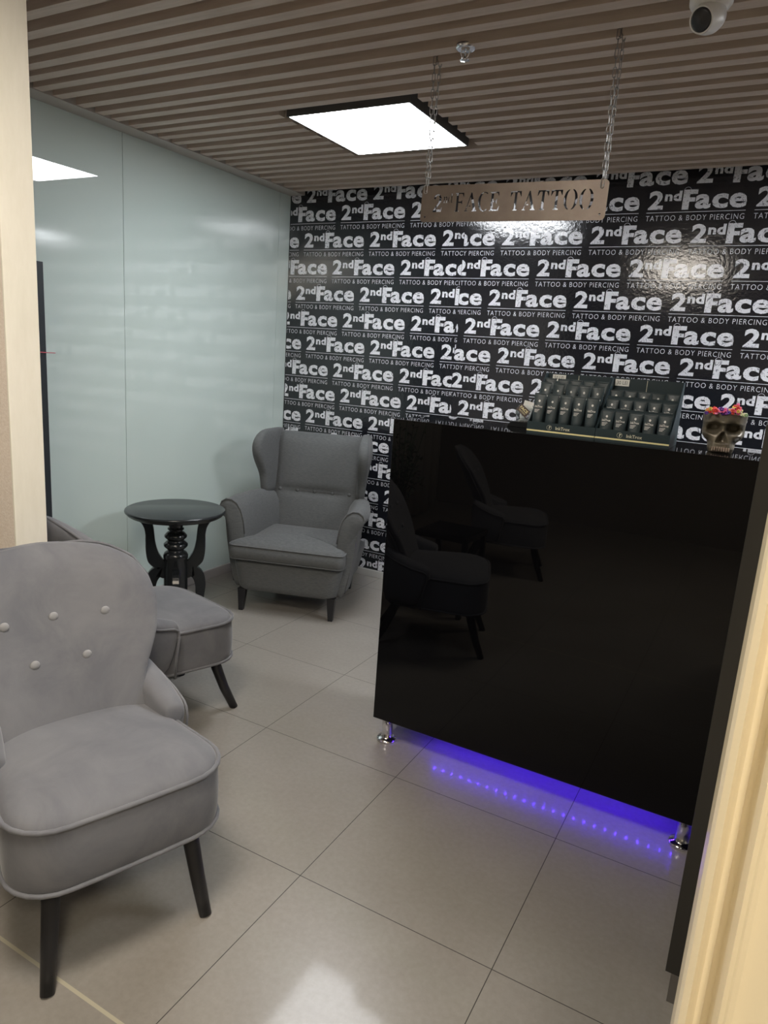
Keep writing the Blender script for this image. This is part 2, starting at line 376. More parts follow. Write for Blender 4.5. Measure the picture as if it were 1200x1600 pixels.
# ------------------------------------------------------------------ small velvet armchairs
def rounded(poly, rad, n=6):
    out = []
    L = len(poly)
    for i, p in enumerate(poly):
        p = Vector(p); a = Vector(poly[i-1]); b = Vector(poly[(i+1) % L]); r = rad[i]
        d1 = (a-p).normalized(); d2 = (b-p).normalized(); ang = d1.angle(d2); t = r/math.tan(ang/2)
        s0 = p+d1*t; s1 = p+d2*t; c = p+(d1+d2).normalized()*(r/sin(ang/2))
        a0 = math.atan2(s0.y-c.y, s0.x-c.x); a1 = math.atan2(s1.y-c.y, s1.x-c.x)
        while a1-a0 > pi: a1 -= 2*pi
        while a1-a0 < -pi: a1 += 2*pi
        for k in range(n+1):
            q = a0+(a1-a0)*k/n; out.append((c.x+r*cos(q), c.y+r*sin(q)))
    return out
def resample(pts, n):
    P = [Vector(p) for p in pts]; P.append(P[0]); d = [0]
    for a, b in zip(P, P[1:]): d.append(d[-1]+(b-a).length)
    out = []
    for k in range(n):
        t = d[-1]*k/n; i = max(j for j in range(len(d)-1) if d[j] <= t)
        u = (t-d[i])/max(d[i+1]-d[i], 1e-9); out.append(P[i].lerp(P[i+1], u))
    return out
BACKW = [(.26, .235), (.40, .225), (.50, .215), (.54, .222), (.585, .25), (.65, .284), (.72, .302), (.787, .293), (.838, .262), (.868, .215), (.885, .165), (.895, .10), (.899, .04)]
def velvet_chair(name='velvet_armchair'):
    t = empty(name)
    out = resample(rounded([(.006, -.285), (.006, .285), (-.50, .215), (-.50, -.215)], [.11, .11, .07, .07]), 56)
    def bulge(p, k): 
        c = Vector((-.24, 0)); q = c+(p-c)*k
        return q
    def ring(k, z, fb=0): return [(q.x+(fb*(1-(q.y/.29)**2) if q.x > -.1 else 0), q.y, z) for q in (bulge(p, k) for p in out)]
    R = [ring(.93, .245), ring(.985, .247), ring(.998, .258, .008), ring(1.008, .30, .012), ring(1.010, .35, .012), ring(1.0, .405, .008), ring(.992, .421, .006), ring(.965, .434), ring(.86, .447), ring(.65, .458), ring(.35, .464), ring(.08, .466)]
    MB().loft(R).build('seat', M_velvet, t, smooth=True, sub=1)
    s = t.children[0]
    MB().tube(ring(1.004, .421, .007), .0062, 8, closed=True).build('piping', M_velvet, s, smooth=True)
    MB().tube(ring(1.002, .256, .009), .0055, 8, closed=True).build('piping', M_velvet, s, smooth=True)
    # backrest
    def xf(z): return -.40-.5*(z-.42) if z > .42 else -.40-.12*(z-.42)
    R = []
    zs = [.262, .34, .42, .48, .53, .585, .62, .65, .685, .72, .755, .787, .815, .838, .856, .872, .884, .893, .898]
    def section(z, inset=0.0):
        w = interp(BACKW, z)-inset; T = .085
        if z > .80: T = max(.085*math.sqrt(max(1-((z-.80)/.104)**2, 0.02)), .02)
        yo = -.008 if z > .45 else -.004*(z-.3)/.15
        curve = interp([(.26, .02), (.45, .05), (.6, .075), (.75, .07), (.9, .02)], z)
        pts = []; n = 13; x0 = xf(z)-(.085-T)*.75
        for k in range(n):
            u = -1+2*k/(n-1); uu = math.copysign(abs(sin(u*pi/2)), u)
            th = T*.5*(1-(1-(1-abs(uu)**5)**.5))
            pts.append((x0-T*.5+curve*uu*uu+th, yo+w*uu, z))
        for k in range(n-2, 0, -1):
            u = -1+2*k/(n-1); uu = math.copysign(abs(sin(u*pi/2)), u)
            th = T*.5*(1-(1-(1-abs(uu)**5)**.5))
            pts.append((x0-T*.5+curve*uu*uu-th, yo+w*uu, z))
        return pts
    R = [section(z) for z in zs]
    MB().loft(R).build('backrest', M_velvet, t, smooth=True, sub=1)
    bk = t.children[-1]
    # piping round the outer edge of the back
    pl = []; pr = []
    for z in zs[2:-1]:
        sct = section(z); n = 13
        pl.append(Vector(sct[n+ (n-2) - 1])+Vector((-.004, -.009, 0))); pr.append(Vector(sct[n])+Vector((-.004, .009, 0)))
    MB().tube(pl+pr[::-1], .005, 6).build('piping', M_velvet, bk, smooth=True)
    for (by, bz) in ((-.145, .716), (-.012, .716), (.130, .712), (-.083, .606), (.060, .604)):
        u = by/interp(BACKW, bz); cv = interp([(.26, .02), (.45, .05), (.6, .075), (.75, .07), (.9, .02)], bz)
        x = xf(bz)+cv*u*u+.0035
        mb = MB(); mb.ball((0, 0, 0), .0135, 14, 8, sx=.5); mb.v = [(v[0]+x, v[1]+by, v[2]+bz) for v in mb.v]
        mb.build('button', M_velvet_b, bk, smooth=True)
    for s_ in (-1, 1):
        R = []
        for X, top, yc, th in ((-.285, .452, .244, .022), (-.288, .472, .242, .056), (-.298, .480, .242, .070), (-.33, .492, .240, .080), (-.38, .508, .237, .088), (-.44, .528, .232, .09), (-.49, .55, .222, .08), (-.53, .57, .215, .06)):
            h = th/2; prof = []
            bot = .415 if X > -.300 else .262
            for q in range(9):
                a = pi*q/8; prof.append((X, s_*(yc+h*cos(a)), top-h*.8+h*.8*sin(a)))
            prof.append((X, s_*(yc-h), (top+bot)/2)); prof.append((X, s_*(yc-h), bot)); prof.append((X, s_*(yc+h), bot)); prof.append((X, s_*(yc+h), (top+bot)/2))
            R.append(prof)
        MB().loft(R).build('arm', M_velvet, t, smooth=True, sub=1)
        a_ = t.children[-1]
        MB().tube([(-.318, s_*.286, .262), (-.312, s_*.287, .35), (-.300, s_*.285, .42), (-.300, s_*.282, .450), (-.32, s_*.284, .462), (-.38, s_*.286, .474), (-.46, s_*.274, .50), (-.52, s_*.250, .53)], .0045, 6).build('piping', M_velvet, a_, smooth=True)
    for sx, s_ in ((1, 1), (1, -1), (-1, 1), (-1, -1)):
        if sx > 0: pts = [(-.075, s_*.175, .262), (-.055, s_*.180, .19), (-.028, s_*.190-.005, .10), (.012, s_*.202-.012, .0)]
        else: pts = [(-.45, s_*.15, .27), (-.475, s_*.155, .19), (-.51, s_*.165, .10), (-.57, s_*.18, .0)]
        MB().tube(pts, [.0235, .022, .0195, .0165], 16).build('leg', M_blackwood, t, smooth=True)
        t.children[-1].data.polygons
    return t
c1 = velvet_chair(); c1.location = (-.205, -.435, 0); c1.rotation_euler = (0, 0, radians(-20))
tag(c1, 'grey velvet button-backed armchair nearest the camera, beside the cream stub wall', 'armchair', 'small grey velvet armchairs')
c2 = copy_tree(c1); c2.location = (-1.03, .692, 0); c2.rotation_euler = (0, 0, radians(77))
c2['label'] = 'grey velvet armchair seen from behind, half hidden, facing the round black table'
c3 = copy_tree(c1); c3.location = (-.335, -1.975, 0); c3.rotation_euler = (0, 0, radians(-18))
c3['label'] = 'grey velvet armchair seen only as a dark reflection in the gloss counter front'

# ------------------------------------------------------------------ wing armchair
def wing_chair():
    t = empty('wing_armchair', (-1.284, 1.632, 0), radians(-71.3))
    def rr(x0, x1, y, z, r0=.03, n=6): return [(p.x, p.y, z) for p in resample(rounded([(x1, -y), (x1, y), (x0, y), (x0, -y)], [r0]*4, n), 48)]
    R = [rr(-.66, -.005, .285, .125), rr(-.67, .0, .29, .13), rr(-.70, .008, .305, .2), rr(-.71, .012, .32, .27), rr(-.71, .012, .328, .318), rr(-.69, -.005, .31, .325)]
    MB().loft(R).build('base', M_weave, t, smooth=True, sub=1)
    # T-shaped seat cushion
    out = resample(rounded([(.035, -.338), (.035, .338), (-.052, .338), (-.056, .272), (-.50, .262), (-.50, -.262), (-.056, -.272), (-.052, -.338)], [.03, .03, .015, .008, .03, .03, .008, .015]), 110)
    def cr(k, z, zc=0, fx=0):
        c = Vector((-.22, 0)); res = []
        for p in out:
            q = c+(p-c)*k; res.append((q.x+(fx if q.x > -.02 else 0), q.y, z+zc))
        return res
    R = [cr(.96, .318), cr(.99, .322), cr(1.0, .335, fx=.004), cr(1.004, .36, fx=.01), cr(1.0, .39, fx=.006), cr(.994, .402), cr(.97, .412), cr(.88, .424), cr(.7, .437), cr(.4, .447), cr(.1, .45)]
    MB().loft(R).build('seat_cushion', M_weave, t, smooth=True)
    sc_ = t.children[-1]
    MB().tube(cr(.999, .404, fx=.003), .0045, 6, closed=True).build('piping', M_weave, sc_, smooth=True)
    MB().tube(cr(.995, .325, fx=.003), .004, 6, closed=True).build('piping', M_weave, sc_, smooth=True)
    # back panel
    R = []
    for z in (.33, .42, .5, .58, .612, .636, .66, .7, .78, .86, .93, .965, .985, .995):
        X = -.485-.19*(z-.31); T = .13; w_ = .272
        if z <= .62: puff = .010*sin(pi*min(max((z-.40)/.25, 0), 1))
        elif z < .65: puff = -.012
        else: puff = .022*sin(pi*min(max((z-.60)/.42, 0), 1))
        if z > .94: T = .13*math.sqrt(max(1-((z-.94)/.058)**2, .05)); X -= (.13-T)*.45
        pts = []
        for k in range(15):
            u = -1+2*k/14; pts.append((X+puff*(1-u**4)-.012*abs(u)**8, w_*u, z))
        for k in range(14, -1, -1):
            u = -1+2*k/14; pts.append((X-T, w_*u, z))
        R.append(pts)
    MB().loft(R).build('backrest', M_weave, t, smooth=True)
    bk = t.children[-1]
    for by in (-.232, -.118, -.004, .112, .222):
        mb = MB(); mb.ball((0, 0, 0), .0115, 12, 8, sx=.6); mb.v = [(v[0]-.485-.19*(.637-.31)-.006, v[1]+by, v[2]+.637) for v in mb.v]
        mb.build('button', M_weave, bk, smooth=True)
    # wings
    for s_ in (-1, 1):
        R = []
        for z, xf_, yo, th in ((.60, -.455, .300, .05), (.70, -.450, .303, .054), (.745, -.437, .306, .057), (.79, -.405, .311, .062), (.84, -.372, .318, .067), (.89, -.355, .322, .068), (.935, -.357, .322, .066), (.97, -.378, .318, .06), (1.0, -.43, .313, .05), (1.017, -.50, .306, .034)):
            xb = -.485-.19*(z-.31)-.12
            if z > .95: xb += .02*(z-.95)/.065
            pts = []; h = th/2
            for q in range(9):
                a = -pi/2+pi*q/8; pts.append((xf_-h+h*cos(a), s_*(yo+.010+h*sin(a)), z))
            pts += [((xf_*2+xb)/3-h, s_*(yo-.006+h), z), ((xf_+2*xb)/3, s_*(yo-.015+h), z), (xb, s_*(yo-.02+h), z), (xb, s_*(yo-.03-h), z), ((xf_+2*xb)/3, s_*(yo-.022-h), z), ((xf_*2+xb)/3-h, s_*(yo-.008-h), z)]
            R.append(pts)
        MB().loft(R).build('wing', M_weave, t, smooth=True, sub=1)
    # rolled arms
    for s_ in (-1, 1):
        R = []
        prof0 = [(.272, .33), (.276, .45), (.284, .53), (.300, .585), (.325, .625), (.358, .645), (.392, .645), (.418, .628), (.428, .600), (.420, .574), (.398, .560), (.388, .52), (.378, .42), (.358, .28), (.335, .16), (.315, .130), (.285, .132), (.272, .2)]
        for X, sc, dz in ((-.052, .90, -.006), (-.058, .985, -.001), (-.07, 1.0, 0), (-.2, 1.0, 0), (-.35, 1.0, .0), (-.46, .985, .0), (-.58, .95, -.01), (-.68, .90, -.04)):
            c = (.345, .40)
            R.append([(X, s_*(c[0]+(a-c[0])*(sc if X > -.3 else 1)-(max(0, -.24-X)*.22)), c[1]+(b-c[1])*sc+dz*(b > .5)) for a, b in prof0])
        MB().loft(R).build('arm', M_weave, t, smooth=True)
        a_ = t.children[-1]
        MB().tube([(-.058, s_*a, b) for a, b in prof0[1:15]], .0045, 6).build('piping', M_weave, a_, smooth=True)
    for X, s_ in ((-.02, 1), (-.02, -1), (-.62, 1), (-.62, -1)):
        mb = MB(); top, bot = .024, .0135; tx = X-.012 if X > -.1 else X
        yy = .27 if X > -.1 else .24
        mb.loft([[(X+bot*a+(.0), s_*yy+bot*b, 0) for a, b in ((-1,-1),(1,-1),(1,1),(-1,1))], [(tx+top*a, s_*(yy-.002)+top*b, .135) for a, b in ((-1,-1),(1,-1),(1,1),(-1,1))]])
        mb.build('leg', M_blackwood, t, bevel=.003)
    return t
tag(wing_chair(), 'tall grey woven wing armchair with rolled arms in the far corner', 'armchair')

# ------------------------------------------------------------------ round table
def round_table():
    t = tag(empty('round_side_table', (-1.655, 1.15, 0), radians(45)), 'round black lyre-shaped side table with turned column between the armchairs', 'side table')
    H = .655
    MB().lathe([(.0, H-.036), (.215, H-.036), (.232, H-.033), (.243, H-.026), (.247, H-.018), (.2545, H-.014), (.256, H-.008), (.254, H-.003), (.248, H), (.0, H)], n=64).build('tabletop', M_blackgloss, t, smooth=True)
    col = [(.030, .10), (.058, .11), (.062, .18), (.062, .33), (.060, .385), (.064, .39), (.064, .405), (.058, .418), (.044, .428), (.040, .434), (.050, .442), (.062, .455), (.062, .466), (.050, .478), (.040, .486), (.046, .492), (.058, .504), (.058, .513), (.046, .528), (.034, .536), (.034, .541), (.042, .545), (.042, .551), (.034, .556), (.038, .565), (.044, .578), (.040, .592), (.020, .602), (.015, .606), (.015, .620)]
    MB().lathe(col, n=28).build('column', M_blackgloss, t, smooth=True)
    def leg(path, wid, th, ang):
        R = []
        K = [Vector((a, 0, b)) for a, b in path]; P = []; W2 = []
        for i in range(len(K)-1):
            p0, p1, p2, p3 = K[max(i-1, 0)], K[i], K[i+1], K[min(i+2, len(K)-1)]
            for q in range(4):
                u = q/4; P.append(.5*((2*p1)+(p2-p0)*u+(2*p0-5*p1+4*p2-p3)*u*u+(3*p1-p0-3*p2+p3)*u**3)); W2.append(wid[i]*(1-u)+wid[i+1]*u)
        P.append(K[-1]); wid = W2+[wid[-1]]
        for i, p in enumerate(P):
            d = (P[min(i+1, len(P)-1)]-P[max(i-1, 0)]).normalized(); nrm = Vector((-d.z, 0, d.x)); w_ = wid[i]/2
            R.append([p+nrm*w_+Vector((0, th/2, 0)), p+nrm*w_-Vector((0, th/2, 0)), p-nrm*w_-Vector((0, th/2, 0)), p-nrm*w_+Vector((0, th/2, 0))])
        mb = MB().loft(R); mb.xf(Matrix.Rotation(ang, 4, 'Z')); return mb
    up = [(.17, .622), (.150, .595), (.136, .56), (.130, .52), (.128, .48), (.122, .43), (.108, .385), (.080, .355), (.05, .34)]
    for a in (0, pi): leg(up, [.075, .052, .046, .044, .048, .058, .07, .06, .05], .036, a).build('arm', M_blackgloss, t, bevel=.004)
    dn = [(.05, .30), (.085, .315), (.115, .29), (.128, .24), (.126, .18), (.128, .12), (.145, .06), (.175, .022), (.205, .012)]
    for a in (0, pi/2, pi, -pi/2): leg(dn, [.05, .06, .062, .055, .045, .04, .036, .03, .022], .036, a).build('leg', M_blackgloss, t, bevel=.004)
round_table()

# ------------------------------------------------------------------ wall rack behind the stub wall
t = tag(empty('metal_rack', (-1.995, .262, 0)), 'narrow black metal rack standing against the pale glass wall', 'rack')
def post(x, y): return MB().box((x-.018, y-.020, 0), (x+.018, y+.020, 1.815))
for x, y in ((.045, .345), (.045, -.30), (-.07, .345), (-.07, -.30)): post(x, y).build('post', M_rack, t, bevel=.002)
for z in (1.80, 1.535, 1.305, .825, .40):
    th = .028 if z in (1.80, 1.305, .825, .40) else .008
    MB().box((-.068, -.30, z-th/2), (.043, .345, z+th/2)).build('shelf', M_rack, t, bevel=.002)
MB().box((.058, -.30, 1.412), (.066, .345, 1.420)).build('rail', M_rack, t)
mb = MB().tube([(.03, .33, 1.53), (.03, .26, 1.60)], .004, 6); mb.build('brace', M_rack, t, smooth=True)
o = MB().tube([(-1.930, .40, 1.4245), (-1.928, .55, 1.4235), (-1.926, .668, 1.4215)], .0022, 6).build('incense_stick', M_red, smooth=True)
tag(o, 'thin red stick lying across the black metal rack rail', 'stick')

# ------------------------------------------------------------------ reception counter
DF, DB, DL, DT, DZ = .765, 1.12, -.198, 1.292, .105
t = tag(empty('reception_counter', (.4, .94, 0)), 'black high-gloss reception counter on chrome feet with blue light under it', 'counter')
def rel(mb, e): mb.v = [(v[0]-e.location.x, v[1]-e.location.y, v[2]-e.location.z) for v in mb.v]; return mb
rel(MB().box((DL, DF, DZ), (1.9, DF+.018, DT-.0)), t).build('front_panel', M_gloss, t, bevel=.0012)
rel(MB().box((DL, DF+.0185, DZ), (DL+.018, DB, DT-.0185)), t).build('side_panel', M_gloss, t, bevel=.0012)
rel(MB().box((DL+.0185, DF+.0185, DZ), (1.9, DB-.03, DZ+.018)), t).build('bottom_panel', M_side, t, bevel=.0012)
rel(MB().box((DL-.001, DF+.0185, DT-.018), (1.9, DB, DT)), t).build('countertop', M_gloss, t, bevel=.0012)
rel(MB().box((DL+.0185, DB-.03, DZ), (1.9, DB-.012, DT-.0185)), t).build('back_panel', M_side, t)
def foot(x, y, parent, h=.105):
    mb = MB().lathe([(.0, 0), (.0, 0.0), (.040, 0), (.041, .004), (.038, .010), (.025, .013), (.0215, .016), (.0215, h-.012), (.027, h-.010), (.027, h)], (x, y, 0), 28)
    mb = rel(mb, parent); mb.build('foot', M_chrome, parent, smooth=True)
for x, y in ((-.155, .812), (.962, .812), (-.155, 1.06), (1.84, .812), (1.84, 1.06)): foot(x, y, t)
t2 = tag(empty('tall_side_cabinet', (1.2, .44, 0)), 'tall satin black cabinet end panel standing before the counter, beside the cream casing', 'cabinet')
rel(MB().box((.989, .12, .108), (1.40, .14, 1.43)), t2).build('front_panel', M_side, t2, bevel=.0012)
rel(MB().box((.9895, .1405, .108), (1.40, .755, 1.43)), t2).build('body', M_side, t2, bevel=.0012)
rel(MB().box((1.003, .150, 0), (1.030, .172, .1075)), t2).build('foot', M_pewter, t2)
rel(MB().box((1.36, .150, 0), (1.388, .172, .1075)), t2).build('foot', M_pewter, t2)
rel(MB().box((1.36, .71, 0), (1.388, .732, .1075)), t2).build('foot', M_pewter, t2)
rel(MB().box((1.02, .71, 0), (1.048, .732, .1075)), t2).build('foot', M_pewter, t2)
t3 = tag(empty('led_strip', (.48, .885, .1)), 'strip of small blue violet diodes under the black counter', 'light strip')
rel(MB().box((.02, .880, .1015), (.955, .892, .1045)), t3).build('tape', M_tape, t3)
for i in range(25):
    x = .035+i*.0376
    rel(MB().box((x-.0025, .8805, .0985), (x+.0025, .8915, .1010)), t3).build('diode', M_led, t3)

# ------------------------------------------------------------------ hanging sign
SX0, SX1, SZ0, SZ1, SY, PT = -.245, .420, 1.990, 2.113, .95, .0015
def glyph(ch):
    """closed hole outlines in a unit-high cell: list of loops, advance"""
    def crescent(cx, cy, rx, ry, ix, a0, a1, n=14):
        o_ = [(cx+rx*cos(a), cy+ry*sin(a)) for a in [a0+(a1-a0)*k/n for k in range(n+1)]]
        i_ = [(cx+ix*cos(a), cy+(ry*.92)*sin(a)) for a in [a1+(a0-a1)*k/n for k in range(n+1)]]
        return o_+i_
    if ch == 'F': return [[(0,0),(.30,0),(.30,.04),(.23,.06),(.23,.46),(.40,.46),(.45,.38),(.48,.38),(.48,.62),(.45,.62),(.40,.54),(.23,.54),(.23,.94),(.46,.94),(.55,.78),(.58,.78),(.56,1),(0,1),(0,.96),(.08,.94),(.08,.06),(0,.04)]], .66
    if ch == 'E': return [[(0,0),(.60,0),(.63,.26),(.60,.26),(.50,.07),(.23,.07),(.23,.46),(.38,.46),(.43,.36),(.46,.36),(.46,.64),(.43,.64),(.38,.54),(.23,.54),(.23,.93),(.46,.93),(.55,.78),(.58,.78),(.56,1),(0,1),(0,.96),(.08,.94),(.08,.06),(0,.04)]], .72
    if ch == 'T': return [[(.22,0),(.52,0),(.52,.04),(.445,.06),(.445,.93),(.56,.93),(.68,.72),(.71,.72),(.70,1),(.04,1),(.03,.72),(.06,.72),(.18,.93),(.295,.93),(.295,.06),(.22,.04)]], .80
    if ch == 'A': return [[(0,0),(.22,0),(.22,.04),(.13,.06),(.36,.76),(.50,.33),(.56,.06),(.48,.04),(.48,0),(.82,0),(.82,.04),(.75,.06),(.44,1.0),(.38,1.0),(.07,.06),(0,.04)], [(.24,.26),(.40,.26),(.385,.32),(.26,.32)]], .86
    if ch == 'O': return [crescent(.36, .5, .36, .52, .20, pi*.56, pi*1.44), crescent(.44, .5, .36, .52, .20, -pi*.44, pi*.44)], .90
    if ch == 'C': return [crescent(.40, .5, .40, .52, .24, pi*.30, pi*1.70)], .76
    if ch == '2': return [[(0,0),(.60,0),(.64,.26),(.60,.26),(.54,.14),(.20,.14),(.40,.36),(.56,.56),(.58,.76),(.48,.94),(.30,1.0),(.12,.94),(.02,.76),(.14,.68),(.20,.84),(.30,.92),(.40,.84),(.42,.72),(.36,.52),(0,.06)]], .70
    if ch == 'n': return [[(0,0),(.26,0),(.26,.05),(.19,.07),(.19,.50),(.28,.60),(.38,.56),(.40,.46),(.40,.07),(.34,.05),(.34,0),(.60,0),(.60,.05),(.53,.07),(.53,.52),(.46,.68),(.34,.70),(.19,.62),(.19,.70),(0,.68),(0,.64),(.07,.62),(.07,.07),(0,.05)]], .64
    if ch == 'd': return [[(.44,0),(.62,.02),(.62,.06),(.56,.08),(.56,1.0),(.38,.98),(.38,.95),(.44,.93)], crescent(.26, .35, .26, .35, .14, pi*.30, pi*1.70)], .70
    return [], .4
def hanging_sign():
    H = .062; loops = []
    x = 0; seq = [('2', H*.98, 0), ('n', H*.50, H*.48), ('d', H*.50, H*.48), (' ', H*.35, 0), ('F', H, 0), ('A', H, 0), ('C', H, 0), ('E', H, 0), (' ', H*1.35, 0), ('T', H, 0), ('A', H, 0), ('T', H, 0), ('T', H, 0), ('O', H, 0), ('O', H, 0)]
    for ch, h, dz in seq:
        L, adv = glyph(ch)
        for lp in L: loops.append([(x+a*h, dz+b*h) for a, b in lp])
        x += adv*h
    WID = SX1-SX0; k = (WID-.085)/x
    loops = [[(.047+a*k, .034+b) for a, b in lp] for lp in loops]
    HH = SZ1-SZ0; r = .014
    outer = [(p[0], p[1]) for p in rounded([(0, 0), (WID, 0), (WID, HH), (0, HH)], [r]*4, 5)]
    holes = []
    for cx, cz in ((.018, HH-.018), (WID-.018, HH-.018), (.018, .018), (WID-.018, .018)):
        holes.append([(cx+.0035*cos(2*pi*i/10), cz+.0035*sin(2*pi*i/10)) for i in range(10)])
    cu = bpy.data.curves.new('plate', 'CURVE'); cu.dimensions = '2D'; cu.fill_mode = 'BOTH'; cu.extrude = PT
    for lp in [outer]+loops+holes:
        sp = cu.splines.new('POLY'); sp.points.add(len(lp)-1)
        for q, (a, b) in zip(sp.points, lp): q.co = (a, b, 0, 1)
        sp.use_cyclic_u = True
    o = bpy.data.objects.new('c', cu); COL.objects.link(o); dg = bpy.context.evaluated_depsgraph_get(); dg.update()
    me = bpy.data.meshes.new_from_object(o.evaluated_get(dg)); bpy.data.objects.remove(o); bpy.data.curves.remove(cu)
    me.name = 'hanging_sign'; me.transform(Matrix.Rotation(pi/2, 4, 'X'))
    me.materials.clear()
    o = link('hanging_sign', me, M_sign, smooth=False)
    o.location = (SX0, SY, SZ0+.006); o.rotation_euler = (0, radians(.9), 0)
    tag(o, 'bronze metal plate with cut-out 2nd FACE TATTOO lettering hanging on chains', 'sign')
hanging_sign()
def chain(x, ztop, zbot, xtop, label):
    mb = MB(); L, Wd, wr = .030, .0105, .0014
    for strand, (dx, dy) in enumerate(((-.006, -.007), (.007, .010))):
        p0 = Vector((x+dx*.3, SY+dy*.5, zbot)); p1 = Vector((xtop+dx, SY+dy, ztop)); n = int((p1-p0).length/(L-.0045)); 
        for i in range(n+1):
            c = p0.lerp(p1, i/n); ang = (i % 2)*pi/2+.5*strand+.3
            pts = []
            for k in range(14):
                a = 2*pi*k/14; ex = Wd/2*cos(a); ez = (L/2-Wd/2)*(1 if sin(a) > 0.01 else -1 if sin(a) < -.01 else 0)+Wd/2*sin(a)
                pts.append((c.x+ex*cos(ang), c.y+ex*sin(ang), c.z+ez))
            mb.tube(pts, wr, 6, closed=True)
    o = mb.build('chain', M_pewter, smooth=True); tag(o, label, 'chain', 'chains holding the bronze sign')
    mb = MB(); mb.tube([(xtop, SY, ztop+.03), (xtop, SY, ztop+.005), (xtop+.006, SY, ztop-.004), (xtop, SY, ztop-.010), (xtop-.006, SY, ztop-.004)], .0018, 6)
    h = mb.build('hook', M_pewter, o, smooth=True)
chain(SX0+.018, ZC+.005, SZ1-.006, SX0+.022, 'steel link chain holding the left end of the bronze sign, crossing the light panel')
chain(SX1-.018, ZC+.005, SZ1-.016, SX1-.020, 'steel link chain holding the right end of the bronze sign, against dark slats')

# ------------------------------------------------------------------ dome camera and sprinkler
t = tag(empty('security_camera', (.678, .735, ZC)), 'white turret security camera with dark round lens on the slatted ceiling', 'security camera')
MB().lathe([(.0, -.0), (.055, -.0), (.056, -.010), (.054, -.042), (.047, -.052), (.0, -.052)], n=40).build('mount', M_cctv, t, smooth=True)
dirv = (Vector((.9972, -1.4963, 1.9))-Vector((.678, .735, ZC-.05))); dirv = Vector((-.42, -.95, -.50)).normalized()
q = dirv.to_track_quat('Z', 'Y').to_matrix().to_4x4()
mb = MB().lathe([(.0, -.040), (.022, -.036), (.036, -.022), (.0405, -.004), (.040, .010), (.036, .026), (.0330, .038), (.0318, .042), (.0295, .040), (.0, .039)], n=40); mb.xf(Matrix.Translation((0, 0, -.072)) @ q); mb.build('ball', M_cctv, t, smooth=True)
mb = MB().lathe([(.0, .0395), (.0285, .0395), (.0285, .0405), (.023, .043), (.0, .0448)], n=36); mb.xf(Matrix.Translation((0, 0, -.072)) @ q); mb.build('lens', M_lens, t, smooth=True)
t = tag(empty('sprinkler_head', (-.085, .875, ZC)), 'small chrome sprinkler head poking out between the ceiling slats', 'sprinkler')
MB().lathe([(.0, .01), (.034, .01), (.036, .004), (.030, -.003), (.026, -.004), (.012, .001), (.0, .001)], n=28).build('rosette', M_chrome, t, smooth=True)
MB().tube([(-.013, 0, 0), (-.016, 0, -.012), (-.010, 0, -.025), (0, 0, -.031), (.010, 0, -.025), (.016, 0, -.012), (.013, 0, 0)], .0022, 8).build('yoke', M_chrome, t, smooth=True)
MB().lathe([(.0, -.031), (.006, -.031), (.016, -.034), (.016, -.0355), (.0, -.0365)], n=20).build('deflector', M_chrome, t, smooth=True)
MB().lathe([(.0, .0), (.003, .0), (.0028, -.028), (.0, -.028)], n=10).build('bulb', M_clear, t, smooth=True)

# ------------------------------------------------------------------ display boxes on the counter
def put_text(txt, x0, x1, z0, z1, y, m, name, parent, off=0.0, th=.0004):
    v, f = text_mesh(txt, 1.0, off, 0, 2); v = fit(v, x0, x1, z0, z1)
    return mk(name, [(p.x, y, p.y) for p in v], f, m, parent, smooth=False)
BY0, BY1, BZB, BZT = .815, .995, DT, DT+.200
def display_box(x0, x1, label, price, px0):
    t = tag(empty('display_box', (x0, BY0, DT)), label, 'display box', 'dark product display boxes on the counter')
    w = x1-x0; D = BY1-BY0; H = BZT-BZB; c = .0022
    MB().box((0, 0, 0), (w, D, c)).build('tray', M_box, t)
    fp = MB().box((0, -c, .0), (w, 0, .040)).build('front_lip', M_box, t)
    MB().box((.0, -c-.0004, .0085), (w, -c, .0135)).build('gold_stripe', M_gold, fp)
    put_text('InkTrox', w*.43, w*.64, .0195, .0300, -c-.0005, M_goldink, 'lettering', fp, .01)
    n = 20; ring = []
    for r in (.0083, .0076): ring += [(w*.335+r*cos(2*pi*i/n), -c-.0005, .025+r*sin(2*pi*i/n)) for i in range(n)]
    mb = MB().add(ring, [[i, (i+1) % n, n+(i+1) % n, n+i] for i in range(n)])
    mb.add([(w*.332, -c-.0005, .020), (w*.341, -c-.0005, .020), (w*.341, -c-.0005, .030), (w*.332, -c-.0005, .030)], [(0,1,2,3)])
    mb.add([(w*.341, -c-.0005, .0265), (w*.356, -c-.0005, .0265), (w*.356, -c-.0005, .029), (w*.341, -c-.0005, .029)], [(0,1,2,3)])
    mb.build('emblem', M_goldink, fp)
    MB().box((0, D-c, c), (w, D, H)).build('back_board', M_box, t)
    bb = t.children[-1]
    MB().box((w*.48, D-c-.0008, H-.048), (w*.487, D-c, H-.003)).build('gold_line', M_goldink, bb)
    for xx in (0, w-c):
        pts = [(0, c), (0, .040), (.018, .050), (D-.03, H-.002), (D-c, H), (D-c, c)]
        mb = MB().loft([[(xx, a, b) for a, b in pts], [(xx+c, a, b) for a, b in pts]]); mb.build('side_board', M_box, t)
    lb = MB().box((px0, D-c-.0022, H-.026), (px0+.046, D-c-.0010, H-.004)).build('price_label', M_label, t)
    put_text(price, px0+.006, px0+.040, H-.021, H-.009, D-c-.0028, M_dkink, 'lettering', lb, .0)
    return t, w, D
b1 = display_box(.283, .5080, 'left dark card display box holding tall tubes, marked InkTrox', '50 LEI', .018)
b2 = display_box(.5095, .7345, 'right dark card display box with 30 LEI label, holding short tubes', '30 LEI', .006)
